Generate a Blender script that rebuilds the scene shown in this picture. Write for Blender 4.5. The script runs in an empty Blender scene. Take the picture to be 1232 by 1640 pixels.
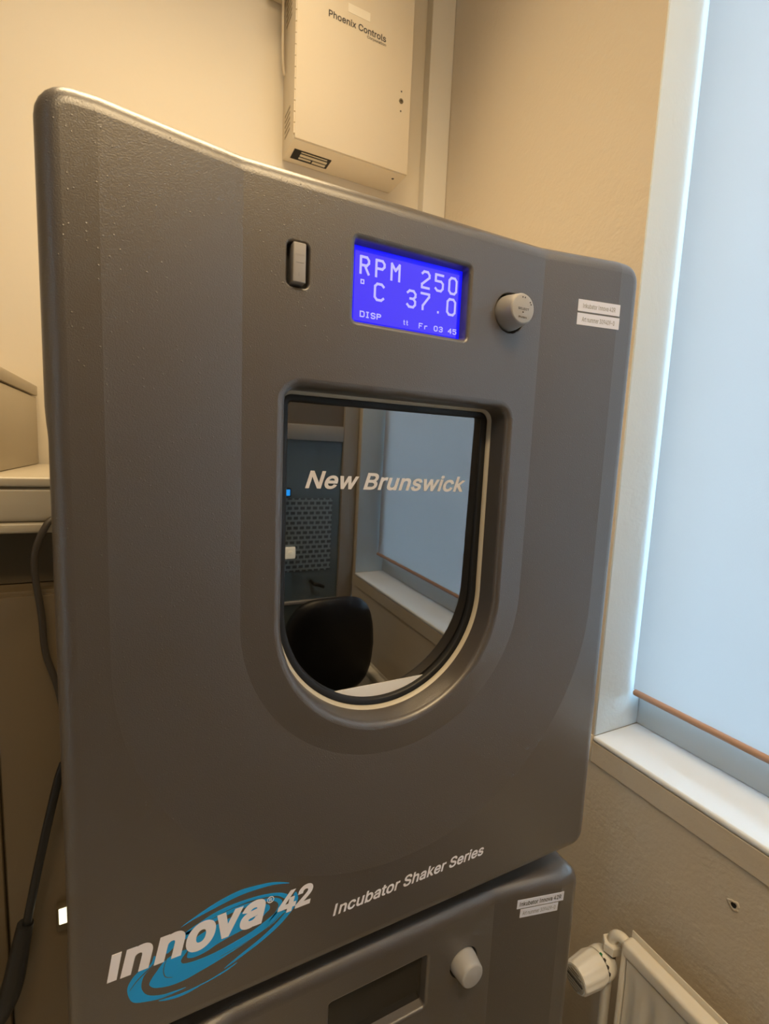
import bpy, bmesh, math, random
from mathutils import Vector, Matrix
from mathutils.geometry import delaunay_2d_cdt
random.seed(7)
PI = math.pi
S = bpy.context.scene
COL = S.collection

# ---------------------------------------------------------------- camera
F_PX, YAW, PITCH, ROLL = 776.72, 0.46793, 0.1205, 0.044077
CAM = Vector((0.0, -0.45, 1.52))
def rot3(a, b, c):
    ca, sa, cb, sb, cc, sc = math.cos(a), math.sin(a), math.cos(b), math.sin(b), math.cos(c), math.sin(c)
    yaw = Matrix(((ca, -sa, 0), (sa, ca, 0), (0, 0, 1)))
    base = Matrix(((1, 0, 0), (0, 0, -1), (0, 1, 0)))
    pit = Matrix(((1, 0, 0), (0, cb, -sb), (0, sb, cb)))
    rol = Matrix(((cc, -sc, 0), (sc, cc, 0), (0, 0, 1)))
    return rol @ pit @ base @ yaw
R = rot3(YAW, PITCH, ROLL)
rows = [R[0], -Vector(R[1]), -Vector(R[2])]            # camera x, y, z axes in the world
M = Matrix((rows[0], rows[1], rows[2])).transposed().to_4x4()
cam_data = bpy.data.cameras.new('camera')
cam = bpy.data.objects.new('camera', cam_data); COL.objects.link(cam)
cam.matrix_world = Matrix.Translation(CAM) @ M
cam_data.sensor_fit = 'VERTICAL'
cam_data.sensor_height = 36.0
cam_data.lens = F_PX / 1640 * 36.0
cam_data.clip_start = 0.01
cam_data.dof.use_dof = True
cam_data.dof.focus_distance = 0.62
cam_data.dof.aperture_fstop = 9.0
S.camera = cam

# ---------------------------------------------------------------- world, lamps, exposure
W = bpy.data.worlds.new('world'); S.world = W; W.use_nodes = True
bg = W.node_tree.nodes['Background']
bg.inputs[0].default_value = (0.45, 0.76, 1.0, 1); bg.inputs[1].default_value = 12.5
S.view_settings.view_transform = 'Standard'; S.view_settings.look = 'None'
S.view_settings.gamma = 1.0; S.view_settings.use_curve_mapping = False
S.view_settings.exposure = 0.0
def area(name, loc, size, power, color, spread=PI, rot=(0, 0, 0)):
    l = bpy.data.lights.new(name, 'AREA'); l.shape = 'RECTANGLE'; l.size, l.size_y = size
    l.energy = power; l.color = color; l.spread = spread
    o = bpy.data.objects.new(name, l); o.location = loc; o.rotation_euler = rot; COL.objects.link(o)
    return o
WARM = (1.0, 0.74, 0.42)
area('ceiling_lamp_over_incubator', (0.05, 0.42, 3.03), (0.9, 0.3), 7.5, WARM, 1.55)
area('room_fill_lamp', (0.15, -1.0, 3.03), (1.2, 0.3), 34, WARM, PI)  # added fill lamp, brightens the door front and the rear of the room

# ---------------------------------------------------------------- materials
MATS = {}
def mat(name, color, rough=0.6, metal=0.0, bump=0.0, bscale=400.0, spec=0.5, var=0.0, vscale=3.0, coat=0.0, emit=None, estr=0.0, detail=3.0):
    if name in MATS: return MATS[name]
    m = bpy.data.materials.new(name); m.use_nodes = True; nt = m.node_tree
    p = nt.nodes['Principled BSDF']
    p.inputs['Base Color'].default_value = (*color, 1); p.inputs['Roughness'].default_value = rough
    p.inputs['Metallic'].default_value = metal; p.inputs['Specular IOR Level'].default_value = spec
    p.inputs['Coat Weight'].default_value = coat
    tc = nt.nodes.new('ShaderNodeTexCoord')
    if var > 0:
        n = nt.nodes.new('ShaderNodeTexNoise'); n.inputs['Scale'].default_value = vscale; n.inputs['Detail'].default_value = 4
        nt.links.new(tc.outputs['Object'], n.inputs['Vector'])
        mx = nt.nodes.new('ShaderNodeMix'); mx.data_type = 'RGBA'
        mx.inputs['A'].default_value = (*[c * (1 - var) for c in color], 1)
        mx.inputs['B'].default_value = (*[min(1, c * (1 + var)) for c in color], 1)
        nt.links.new(n.outputs['Fac'], mx.inputs['Factor']); nt.links.new(mx.outputs['Result'], p.inputs['Base Color'])
    if bump > 0:
        n = nt.nodes.new('ShaderNodeTexNoise'); n.inputs['Scale'].default_value = bscale; n.inputs['Detail'].default_value = detail
        nt.links.new(tc.outputs['Object'], n.inputs['Vector'])
        b = nt.nodes.new('ShaderNodeBump'); b.inputs['Strength'].default_value = bump; b.inputs['Distance'].default_value = 0.001
        nt.links.new(n.outputs['Fac'], b.inputs['Height']); nt.links.new(b.outputs['Normal'], p.inputs['Normal'])
    if emit:
        p.inputs['Emission Color'].default_value = (*emit, 1); p.inputs['Emission Strength'].default_value = estr
    MATS[name] = m
    return m

def door_plastic():
    """dark warm grey moulded plastic: fine orange peel plus sparse raised specks"""
    m = mat('door_plastic', (0.078, 0.066, 0.058), rough=0.36, spec=1.0, coat=0.6)
    m.node_tree.nodes['Principled BSDF'].inputs['Coat Roughness'].default_value = 0.32
    nt = m.node_tree; p = nt.nodes['Principled BSDF']; tc = nt.nodes['Texture Coordinate']
    n = nt.nodes.new('ShaderNodeTexNoise'); n.inputs['Scale'].default_value = 850; n.inputs['Detail'].default_value = 2
    v = nt.nodes.new('ShaderNodeTexVoronoi'); v.inputs['Scale'].default_value = 270; v.feature = 'F1'
    nt.links.new(tc.outputs['Object'], n.inputs['Vector']); nt.links.new(tc.outputs['Object'], v.inputs['Vector'])
    mr = nt.nodes.new('ShaderNodeMapRange'); mr.inputs['From Min'].default_value = 0.0; mr.inputs['From Max'].default_value = 0.24
    mr.inputs['To Min'].default_value = 1.0; mr.inputs['To Max'].default_value = 0.0
    nt.links.new(v.outputs['Distance'], mr.inputs['Value'])
    sp = nt.nodes.new('ShaderNodeSeparateColor'); nt.links.new(v.outputs['Color'], sp.inputs['Color'])
    gt = nt.nodes.new('ShaderNodeMath'); gt.operation = 'GREATER_THAN'; gt.inputs[1].default_value = 0.84
    nt.links.new(sp.outputs[0], gt.inputs[0])
    mu = nt.nodes.new('ShaderNodeMath'); mu.operation = 'MULTIPLY'
    nt.links.new(mr.outputs['Result'], mu.inputs[0]); nt.links.new(gt.outputs[0], mu.inputs[1])
    ad = nt.nodes.new('ShaderNodeMath'); ad.operation = 'MULTIPLY_ADD'; ad.inputs[1].default_value = 2.2
    nt.links.new(mu.outputs[0], ad.inputs[0]); nt.links.new(n.outputs['Fac'], ad.inputs[2])
    b = nt.nodes.new('ShaderNodeBump'); b.inputs['Strength'].default_value = 0.30; b.inputs['Distance'].default_value = 0.0009
    nt.links.new(ad.outputs[0], b.inputs['Height']); nt.links.new(b.outputs['Normal'], p.inputs['Normal'])
    return m

def glass_mat(name, ior, tint=(1, 1, 1), rough=0.0):
    """thin pane: sees through, mirrors by Fresnel"""
    m = bpy.data.materials.new(name); m.use_nodes = True; nt = m.node_tree
    nt.nodes.remove(nt.nodes['Principled BSDF']); out = nt.nodes['Material Output']
    t = nt.nodes.new('ShaderNodeBsdfTransparent'); t.inputs[0].default_value = (*tint, 1)
    g = nt.nodes.new('ShaderNodeBsdfGlossy'); g.inputs['Roughness'].default_value = rough
    f = nt.nodes.new('ShaderNodeFresnel'); f.inputs['IOR'].default_value = ior
    mx = nt.nodes.new('ShaderNodeMixShader')
    nt.links.new(f.outputs[0], mx.inputs[0]); nt.links.new(t.outputs[0], mx.inputs[1]); nt.links.new(g.outputs[0], mx.inputs[2])
    nt.links.new(mx.outputs[0], out.inputs[0]); MATS[name] = m
    return m

def blind_mat():
    m = bpy.data.materials.new('blind_fabric'); m.use_nodes = True; nt = m.node_tree
    nt.nodes.remove(nt.nodes['Principled BSDF']); out = nt.nodes['Material Output']
    d = nt.nodes.new('ShaderNodeBsdfDiffuse'); d.inputs[0].default_value = (0.72, 0.72, 0.72, 1)
    t = nt.nodes.new('ShaderNodeBsdfTranslucent'); t.inputs[0].default_value = (0.255, 0.232, 0.232, 1)
    tc = nt.nodes.new('ShaderNodeTexCoord')
    w1 = nt.nodes.new('ShaderNodeTexWave'); w1.bands_direction = 'Z'; w1.inputs['Scale'].default_value = 260; w1.inputs['Distortion'].default_value = 1.5
    w2 = nt.nodes.new('ShaderNodeTexWave'); w2.bands_direction = 'Y'; w2.inputs['Scale'].default_value = 260; w2.inputs['Distortion'].default_value = 1.5
    a = nt.nodes.new('ShaderNodeMath'); a.operation = 'ADD'
    for w in (w1, w2): nt.links.new(tc.outputs['Object'], w.inputs['Vector'])
    nt.links.new(w1.outputs['Fac'], a.inputs[0]); nt.links.new(w2.outputs['Fac'], a.inputs[1])
    b = nt.nodes.new('ShaderNodeBump'); b.inputs['Strength'].default_value = 0.2; b.inputs['Distance'].default_value = 0.0004
    nt.links.new(a.outputs[0], b.inputs['Height'])
    nt.links.new(b.outputs['Normal'], d.inputs['Normal'])
    mx = nt.nodes.new('ShaderNodeMixShader'); mx.inputs[0].default_value = 0.5
    nt.links.new(d.outputs[0], mx.inputs[1]); nt.links.new(t.outputs[0], mx.inputs[2]); nt.links.new(mx.outputs[0], out.inputs[0])
    MATS['blind_fabric'] = m
    return m

def frosted_dots():
    """glazing film: pale frosted sheet printed with rows of staggered dark clear dots"""
    m = mat('frosted_dot_film', (0.10, 0.13, 0.15), rough=0.4)
    nt = m.node_tree; p = nt.nodes['Principled BSDF']; tc = nt.nodes['Texture Coordinate']
    mp = nt.nodes.new('ShaderNodeMapping'); mp.inputs['Rotation'].default_value = (PI / 2, 0, 0)
    br = nt.nodes.new('ShaderNodeTexBrick'); br.inputs['Scale'].default_value = 1.0
    br.inputs['Brick Width'].default_value = 0.026; br.inputs['Row Height'].default_value = 0.020
    br.inputs['Mortar Size'].default_value = 0.0042; br.inputs['Mortar Smooth'].default_value = 0.1
    br.inputs['Color1'].default_value = (0.07, 0.09, 0.10, 1); br.inputs['Color2'].default_value = (0.10, 0.125, 0.135, 1)
    br.inputs['Mortar'].default_value = (0.30, 0.36, 0.38, 1)
    nt.links.new(tc.outputs['Object'], mp.inputs['Vector']); nt.links.new(mp.outputs['Vector'], br.inputs['Vector'])
    nt.links.new(br.outputs['Color'], p.inputs['Base Color'])
    return m

def plaster(name, color, fine=0.35, lumps=0.5):
    m = mat(name, color, rough=0.62)
    nt = m.node_tree; p = nt.nodes['Principled BSDF']; tc = nt.nodes['Texture Coordinate']
    n1 = nt.nodes.new('ShaderNodeTexNoise'); n1.inputs['Scale'].default_value = 130; n1.inputs['Detail'].default_value = 3
    n2 = nt.nodes.new('ShaderNodeTexNoise'); n2.inputs['Scale'].default_value = 22; n2.inputs['Detail'].default_value = 3; n2.inputs['Distortion'].default_value = 1.2
    for n in (n1, n2): nt.links.new(tc.outputs['Object'], n.inputs['Vector'])
    b1 = nt.nodes.new('ShaderNodeBump'); b1.inputs['Strength'].default_value = fine; b1.inputs['Distance'].default_value = 0.0016
    b2 = nt.nodes.new('ShaderNodeBump'); b2.inputs['Strength'].default_value = lumps; b2.inputs['Distance'].default_value = 0.004
    nt.links.new(n2.outputs['Fac'], b2.inputs['Height']); nt.links.new(n1.outputs['Fac'], b1.inputs['Height'])
    nt.links.new(b2.outputs['Normal'], b1.inputs['Normal']); nt.links.new(b1.outputs['Normal'], p.inputs['Normal'])
    return m

PLASTIC = door_plastic()
WALL_R = plaster('window_wall_paint', (0.65, 0.575, 0.47), 0.45, 0.32)
WALL_B = plaster('back_wall_paint', (0.69, 0.63, 0.53), 0.06, 0.06)
REVEAL = plaster('reveal_paint_daylit', (0.66, 0.74, 0.80), 0.25, 0.25)  # blue of the daylight put into the reveal colour
SILL = mat('sill_paint_daylit', (0.74, 0.78, 0.84), rough=0.42, bump=0.25, bscale=30)  # white sill paint with a blue daylight tint in its colour
CEIL = mat('ceiling_white', (0.78, 0.76, 0.72), rough=0.9)
FLOOR = mat('floor_vinyl', (0.46, 0.42, 0.36), rough=0.5, var=0.15, vscale=6)
CREAM = mat('cream_metal', (0.70, 0.62, 0.49), rough=0.45, bump=0.08, bscale=260)
CASING = mat('white_casing', (0.72, 0.69, 0.63), rough=0.5)
BODY = mat('incubator_body', (0.74, 0.71, 0.66), rough=0.45, bump=0.06, bscale=300)
RECESS = mat('recess_black', (0.006, 0.006, 0.007), rough=0.6)
BUTTON = mat('button_grey', (0.36, 0.34, 0.33), rough=0.45, bump=0.08, bscale=900)
KNOBM = mat('knob_grey', (0.40, 0.385, 0.37), rough=0.42, bump=0.1, bscale=900)
RUBBER = mat('black_rubber', (0.008, 0.008, 0.009), rough=0.5)
LINER = mat('cream_liner', (0.55, 0.50, 0.40), rough=0.4)
CHAMBER = mat('chamber_steel', (0.05, 0.05, 0.05), rough=0.45, metal=0.4)
STRIP_W = mat('strip_white', (0.90, 0.88, 0.86), rough=0.4)
INK_W = mat('white_ink', (0.92, 0.90, 0.97), rough=0.5)
INK_GLASS = mat('pale_ink', (0.72, 0.69, 0.68), rough=0.5)
INK_B = mat('blue_ink', (0.010, 0.37, 0.86), rough=0.45)
INK_D = mat('dark_ink', (0.05, 0.045, 0.045), rough=0.6)
INK_MID = mat('grey_ink', (0.30, 0.30, 0.30), rough=0.6)
STICKER = mat('white_sticker', (0.74, 0.76, 0.88), rough=0.45)
LCD_EDGE = mat('lcd_backlight', (0, 0, 0.02), rough=0.3, emit=(0.004, 0.004, 1.0), estr=0.95)
LCD = mat('lcd_active', (0, 0, 0.02), rough=0.3, emit=(0.070, 0.040, 1.0), estr=0.92)
LCD_TXT = mat('lcd_segments', (0.1, 0.1, 0.1), rough=0.3, emit=(0.50, 0.47, 1.0), estr=0.95)
LCD_OFF = mat('lcd_off', (0.03, 0.026, 0.02), rough=0.12, spec=0.5)
BLACK = mat('black_plastic', (0.01, 0.01, 0.011), rough=0.4)
LEATHER = mat('black_leather', (0.008, 0.008, 0.009), rough=0.42, bump=0.2, bscale=200)
ENAMEL = mat('radiator_enamel', (0.80, 0.76, 0.68), rough=0.35)
VALVE = mat('valve_white', (0.84, 0.82, 0.78), rough=0.4)
VALVE_G = mat('valve_grey', (0.45, 0.44, 0.42), rough=0.5)
GREENM = mat('valve_green', (0.02, 0.22, 0.09), rough=0.5)
BAR = mat('blind_bar', (0.42, 0.26, 0.19), rough=0.45)
FRAMEW = mat('window_frame', (0.60, 0.64, 0.66), rough=0.4)
DARKGLASS = mat('dark_glazing', (0.15, 0.20, 0.22), rough=0.08, spec=0.6)
ALU = mat('pale_frame', (0.42, 0.38, 0.33), rough=0.45)
BENCHDARK = mat('dark_brown_panel', (0.11, 0.085, 0.05), rough=0.5)
BENCHBROWN = mat('brown_panel', (0.16, 0.12, 0.07), rough=0.4, var=0.1, vscale=2)
DULLWHITE = mat('instrument_white', (0.48, 0.43, 0.34), rough=0.28)
CABLE = mat('cable_grey', (0.05, 0.04, 0.03), rough=0.5)
PANE1 = glass_mat('front_pane', 4.2, (0.86, 0.88, 0.88))
PANE2 = glass_mat('rear_pane', 4.0, (0.80, 0.82, 0.82))
WPANE = glass_mat('window_pane', 1.5)
BLIND = blind_mat()
DOTS = frosted_dots()

# ---------------------------------------------------------------- helpers
def root_of(o):
    while o.parent: o = o.parent
    return o
def put(name, me, m, parent=None, kind=None, label=None):
    """link a mesh whose coordinates are in the world; its parent is an Empty (or a part under one)"""
    me.materials.clear(); me.materials.append(m)
    if parent is not None:
        org = root_of(parent).location
        me.transform(Matrix.Translation(-org))
    o = bpy.data.objects.new(name, me); COL.objects.link(o)
    if parent is not None: o.parent = parent
    if kind: o['kind'] = kind
    if label: o['label'] = label
    return o
def thing(name, loc, label, cat, group=None):
    o = bpy.data.objects.new(name, None); COL.objects.link(o); o.location = loc; o.empty_display_size = 0.05
    o['label'] = label; o['category'] = cat
    if group: o['group'] = group
    return o
def tag(o, label, cat, group=None):
    o['label'] = label; o['category'] = cat
    if group: o['group'] = group
    return o
def mesh(vs, fs, smooth=True, angle=35, recalc=False):
    me = bpy.data.meshes.new('m'); me.from_pydata([tuple(v) for v in vs], [], fs); me.update()
    if recalc:
        bm = bmesh.new(); bm.from_mesh(me); bmesh.ops.remove_doubles(bm, verts=bm.verts, dist=1e-6)
        bmesh.ops.recalc_face_normals(bm, faces=bm.faces); bm.to_mesh(me); bm.free()
    if smooth:
        me.shade_smooth(); me.set_sharp_from_angle(angle=math.radians(angle))
    return me
def bm_mesh(bm, smooth=True, angle=35):
    me = bpy.data.meshes.new('m'); bm.to_mesh(me); bm.free()
    if smooth:
        me.shade_smooth(); me.set_sharp_from_angle(angle=math.radians(angle))
    return me
def bm_box(bm, x0, x1, y0, y1, z0, z1, bev=0.0, seg=2):
    r = bmesh.ops.create_cube(bm, size=1.0)
    vs = r['verts']
    for v in vs:
        v.co = Vector(((x0 + x1) / 2 + v.co.x * (x1 - x0), (y0 + y1) / 2 + v.co.y * (y1 - y0), (z0 + z1) / 2 + v.co.z * (z1 - z0)))
    if bev > 0:
        es = list({e for v in vs for e in v.link_edges})
        bmesh.ops.bevel(bm, geom=es, offset=bev, segments=seg, profile=0.5, affect='EDGES', clamp_overlap=True)
def box(x0, x1, y0, y1, z0, z1, bev=0.0, seg=2, angle=40):
    bm = bmesh.new(); bm_box(bm, x0, x1, y0, y1, z0, z1, bev, seg)
    return bm_mesh(bm, smooth=bev > 0, angle=angle)
def sweep(loops, closed=True, cap0=False, cap1=False, smooth=True, angle=35, flip=False):
    n = len(loops[0]); vs = [p for l in loops for p in l]; fs = []
    for i in range(len(loops) - 1):
        for j in range(n if closed else n - 1):
            a, b = i * n + j, i * n + (j + 1) % n
            f = (a, b, b + n, a + n); fs.append(f[::-1] if flip else f)
    if cap0: fs.append(tuple(range(n))[::-1] if not flip else tuple(range(n)))
    if cap1:
        q = tuple(range((len(loops) - 1) * n, len(loops) * n)); fs.append(q if not flip else q[::-1])
    return mesh(vs, fs, smooth, angle)
def lathe(profile, origin, axis, n=40, angle=35, cap0=True, cap1=True):
    """profile: (distance along axis, radius)"""
    ax = Vector(axis).normalized(); u = ax.orthogonal().normalized(); w = ax.cross(u); o = Vector(origin)
    loops = [[o + ax * t + (u * math.cos(2 * PI * k / n) + w * math.sin(2 * PI * k / n)) * r for k in range(n)] for t, r in profile]
    return sweep(loops, True, cap0, cap1, True, angle)
def catmull(pts, n=8, closed=False):
    pts = [Vector(p) for p in pts]; out = []; N = len(pts)
    rng = range(N) if closed else range(N - 1)
    for i in rng:
        if closed: p0, p1, p2, p3 = pts[i - 1], pts[i], pts[(i + 1) % N], pts[(i + 2) % N]
        else: p0, p1, p2, p3 = pts[max(0, i - 1)], pts[i], pts[i + 1], pts[min(N - 1, i + 2)]
        for k in range(n):
            t = k / n
            out.append(0.5 * (2 * p1 + (p2 - p0) * t + (2 * p0 - 5 * p1 + 4 * p2 - p3) * t * t + (3 * p1 - p0 - 3 * p2 + p3) * t ** 3))
    if not closed: out.append(pts[-1])
    return out
def tube(pts, rad, n=12, sub=8):
    c = catmull(pts, sub); N = len(c); loops = []; up = None
    for i, p in enumerate(c):
        t = (c[min(N - 1, i + 1)] - c[max(0, i - 1)]).normalized()
        if up is None: up = t.orthogonal().normalized()
        up = (up - t * up.dot(t)).normalized(); w = t.cross(up)
        r = rad(i / (N - 1)) if callable(rad) else rad
        loops.append([p + (up * math.cos(2 * PI * k / n) + w * math.sin(2 * PI * k / n)) * r for k in range(n)])
    return sweep(loops, True, True, True, True, 50)
def plate_prism(pts2, y0, y1, smooth=False):
    """outline in x, z extruded from y0 (front) to y1"""
    n = len(pts2); vs = [(p[0], y0, p[1]) for p in pts2] + [(p[0], y1, p[1]) for p in pts2]
    fs = [tuple(range(n)), tuple(range(2 * n - 1, n - 1, -1))] + [(i, i + n, (i + 1) % n + n, (i + 1) % n) for i in range(n)]
    return mesh(vs, fs, smooth, 30, recalc=True)
FONTS = {}
def sans():
    if 'f' not in FONTS:
        try:
            import os
            FONTS['f'] = bpy.data.fonts.load(os.path.join(bpy.utils.system_resource('DATAFILES', path='fonts'), 'Inter.woff2'))
        except Exception: FONTS['f'] = None
    return FONTS['f']
def text_mesh(s, x0, x1, z0, z1, y=0.0, thick=0.0003, bold=0.0, shear=0.0, frame=None):
    """lettering mesh; its box in x and z (before `frame`, a 4x4 placing it) is x0..x1, z0..z1"""
    cu = bpy.data.curves.new('t', 'FONT'); cu.body = s; cu.size = 1.0; cu.resolution_u = 5
    if sans(): cu.font = sans()
    cu.space_character = 1.0 + 0.8 * bold; cu.fill_mode = 'NONE'
    o = bpy.data.objects.new('t', cu); COL.objects.link(o)
    dg = bpy.context.evaluated_depsgraph_get(); me = bpy.data.meshes.new_from_object(o.evaluated_get(dg))
    bpy.data.objects.remove(o); bpy.data.curves.remove(cu)
    nx = {}
    for e in me.edges: nx.setdefault(e.vertices[0], []).append(e.vertices[1]); nx.setdefault(e.vertices[1], []).append(e.vertices[0])
    seen = set(); loops = []
    for i in range(len(me.vertices)):                       # contours keep the order of their points
        if i in seen or i not in nx: continue
        lp = [i]; seen.add(i); cur = i + 1 if i + 1 in nx[i] else nx[i][0]
        while cur not in seen:
            lp.append(cur); seen.add(cur); nn = [q for q in nx[cur] if q not in seen]
            if not nn: break
            cur = nn[0]
        P = [me.vertices[k].co.xy.copy() for k in lp]
        P = [q for k, q in enumerate(P) if (q - P[k - 1]).length > 1e-5]
        if len(P) > 2: loops.append(P)
    bpy.data.meshes.remove(me)
    for k, P in enumerate(loops):                           # a capital I without bars
        if len(P) != 12 or any(min(abs((P[i] - P[i - 1]).x), abs((P[i] - P[i - 1]).y)) > 1e-3 for i in range(12)): continue
        xs = sorted(q.x for q in P); ys = [q.y for q in P]; cx = (xs[0] + xs[-1]) / 2
        inner = [x for x in xs if abs(x - xs[0]) > 1e-3 and abs(x - xs[-1]) > 1e-3]
        if not inner or abs((min(inner) + max(inner)) / 2 - cx) > 0.01 or max(inner) - min(inner) > 0.2: continue
        a_, b_, c_, d_ = min(inner), max(inner), min(ys), max(ys)
        Q = [Vector(q) for q in ((a_, c_), (b_, c_), (b_, d_), (a_, d_))]
        if sum(P[i - 1].x * P[i].y - P[i].x * P[i - 1].y for i in range(12)) < 0: Q.reverse()
        loops[k] = Q
    ar = lambda P: 0.5 * sum(P[k - 1].x * P[k].y - P[k].x * P[k - 1].y for k in range(len(P)))
    sg = 1 if ar(max(loops, key=lambda P: abs(ar(P)))) > 0 else -1
    if bold > 0:                                            # heavier weight: every contour moved outwards
        new = []
        for P in loops:
            Q = []; n_ = len(P)
            for k in range(n_):
                d0 = (P[k] - P[k - 1]).normalized(); d1 = (P[(k + 1) % n_] - P[k]).normalized()
                n0 = Vector((d0.y, -d0.x)) * sg; n1 = Vector((d1.y, -d1.x)) * sg; m_ = n0 + n1
                if m_.length < 0.6: Q += [P[k] + n0 * bold, P[k] + n1 * bold]; continue
                m_.normalize(); Q.append(P[k] + m_ * bold / max(0.6, m_.dot(n0)))
            new.append(Q)
        loops = new
    # one island of overlapping contours at a time
    loops.sort(key=lambda P: min(q.x for q in P)); groups = []
    for P in loops:
        x_a, x_b = min(q.x for q in P), max(q.x for q in P)
        if groups and x_a < groups[-1][1]: groups[-1][0].append(P); groups[-1][1] = max(groups[-1][1], x_b)
        else: groups.append([[P], x_b])
    vs, fs = [], []
    for G, _ in groups:
        pts = [q for P in G for q in P]; es = []; b = 0
        for P in G: es += [(b + k, b + (k + 1) % len(P)) for k in range(len(P))]; b += len(P)
        v, _e, f, *_r = delaunay_2d_cdt(pts, es, [], 0, 1e-6)
        base_ = len(vs); vs += [(q.x, q.y) for q in v]
        for t in f:
            c = (sum(v[i].x for i in t) / 3, sum(v[i].y for i in t) / 3); w = 0
            for P in G:
                for k in range(len(P)):
                    A, B = P[k - 1], P[k]
                    if (A.y > c[1]) != (B.y > c[1]) and c[0] < (B.x - A.x) * (c[1] - A.y) / (B.y - A.y) + A.x: w += 1 if B.y > A.y else -1
            if w: fs.append(tuple(base_ + i for i in t))
    vs = [(x + shear * yy, yy) for x, yy in vs]
    us = {i for f in fs for i in f}
    ax, bx, ay, by = min(vs[i][0] for i in us), max(vs[i][0] for i in us), min(vs[i][1] for i in us), max(vs[i][1] for i in us)
    top = [(x0 + (v[0] - ax) / (bx - ax) * (x1 - x0), y - thick, z0 + (v[1] - ay) / (by - ay) * (z1 - z0)) for v in vs]
    me = bpy.data.meshes.new('m'); out = []
    for f in fs:                                            # every face looks to -y
        q = [top[i] for i in f]; s_ = sum(q[i][0] * q[(i + 1) % 3][2] - q[(i + 1) % 3][0] * q[i][2] for i in range(3))
        out.append(f if s_ > 0 else f[::-1])
    me.from_pydata(top, [], out)
    bm = bmesh.new(); bm.from_mesh(me); bmesh.ops.delete(bm, geom=[v for v in bm.verts if not v.link_faces], context='VERTS'); bm.to_mesh(me); bm.free()
    if frame is not None: me.transform(frame)
    return me
def join(mes):
    bm = bmesh.new()
    for me in mes: bm.from_mesh(me)
    out = bpy.data.meshes.new('j'); bm.to_mesh(out); bm.free()
    for me in mes: bpy.data.meshes.remove(me)
    return out
def rrect(x0, x1, z0, z1, r, n=6):
    pts = []
    for cx, cz, a0 in ((x1 - r, z1 - r, 0), (x0 + r, z1 - r, PI / 2), (x0 + r, z0 + r, PI), (x1 - r, z0 + r, 1.5 * PI)):
        for k in range(n + 1):
            a = a0 + PI / 2 * k / n; pts.append((cx + r * math.cos(a), cz + r * math.sin(a)))
    return pts

# ---------------------------------------------------------------- the room
XW, YB, YR, XL, ZC = 0.80, 0.859, -1.28, -2.2, 3.1
WY0, WY1, WZ0, WZ1 = -1.255, 0.165, 0.98, 2.75           # window opening in the right wall
XR = 0.955                                                # outer side of the reveal
def struct(name, me, m, parent=None): return put(name, me, m, parent, kind='structure')
struct('floor', box(XL, XR + .1, YR - .1, YB + .1, -0.1, 0.0), FLOOR)
struct('ceiling', box(XL, XR + .1, YR - .1, YB + .1, ZC, ZC + 0.1), CEIL)
struct('wall_back', box(XL, XW + 0.3, YB, YB + 0.1, 0, ZC), WALL_B)
struct('wall_left', box(XL - 0.1, XL, YR, YB, 0, ZC), WALL_B)
bm = bmesh.new()
bm_box(bm, XW, XR + 0.1, YR, YB, 0, WZ0 - 0.056)
bm_box(bm, XW, XR + 0.1, YR, YB, WZ1, ZC)
bm_box(bm, XW, XR + 0.1, WY1, YB, WZ0 - 0.056, WZ1)
bm_box(bm, XW, XR + 0.1, YR - 0.1, WY0, WZ0 - 0.056, WZ1)
wr = struct('wall_right', bm_mesh(bm, False), WALL_R)
# white reveals of the window: thin plaster returns just proud of the wall body
bm = bmesh.new()
bm_box(bm, XW + 0.001, XR, WY1 - 0.003, WY1 + 0.02, WZ0, WZ1, 0.0025)
bm_box(bm, XW + 0.001, XR, WY0 - 0.02, WY0 + 0.003, WZ0, WZ1, 0.0025)
bm_box(bm, XW + 0.001, XR, WY0, WY1, WZ1 - 0.003, WZ1 + 0.02, 0.0025)
struct('trim_1', bm_mesh(bm, True), REVEAL)
# window sill slab, rounded nose, a thin open joint below it
struct('trim_2', box(XW - 0.003, XR, WY0, WY1, WZ0 - 0.012, WZ0, 0.005, 3), SILL)
struct('trim_5', box(XW - 0.0025, XR, WY0, WY1, WZ0 - 0.0545, WZ0 - 0.0115, 0.001, 1), WALL_R)
bm = bmesh.new(); bm_box(bm, XW - 0.003, XW + 0.02, WY1 + 0.0005, YB - 0.03, WZ0 - 0.0545, WZ0 + 0.0, 0.003, 2)
struct('trim_3', bm_mesh(bm, True), WALL_R)
# window: frame and panes
bm = bmesh.new(); FX0, FX1 = 0.925, 0.955
bm_box(bm, FX0, FX1, WY0, WY1, WZ0, WZ0 + 0.058, 0.003)
bm_box(bm, FX0, FX1, WY0, WY1, WZ1 - 0.05, WZ1, 0.003)
bm_box(bm, FX0, FX1, WY1 - 0.006, WY1, WZ0 + 0.03, WZ1 - 0.05, 0.002)
bm_box(bm, FX0, FX1, WY0, WY0 + 0.05, WZ0 + 0.056, WZ1 - 0.05, 0.003)
bm_box(bm, FX0, FX1, -0.55, -0.50, WZ0 + 0.056, WZ1 - 0.05, 0.003)
win = bpy.data.objects.new('window_1', None); COL.objects.link(win); win.location = (FX1, (WY0 + WY1) / 2, WZ0); win['kind'] = 'structure'
put('window_frame', bm_mesh(bm), FRAMEW, win)
put('pane', box(0.938, 0.942, -0.50, WY1 - 0.006, WZ0 + 0.056, WZ1 - 0.05), WPANE, win)
put('pane', box(0.938, 0.942, WY0 + 0.05, -0.55, WZ0 + 0.056, WZ1 - 0.05), WPANE, win)
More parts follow.
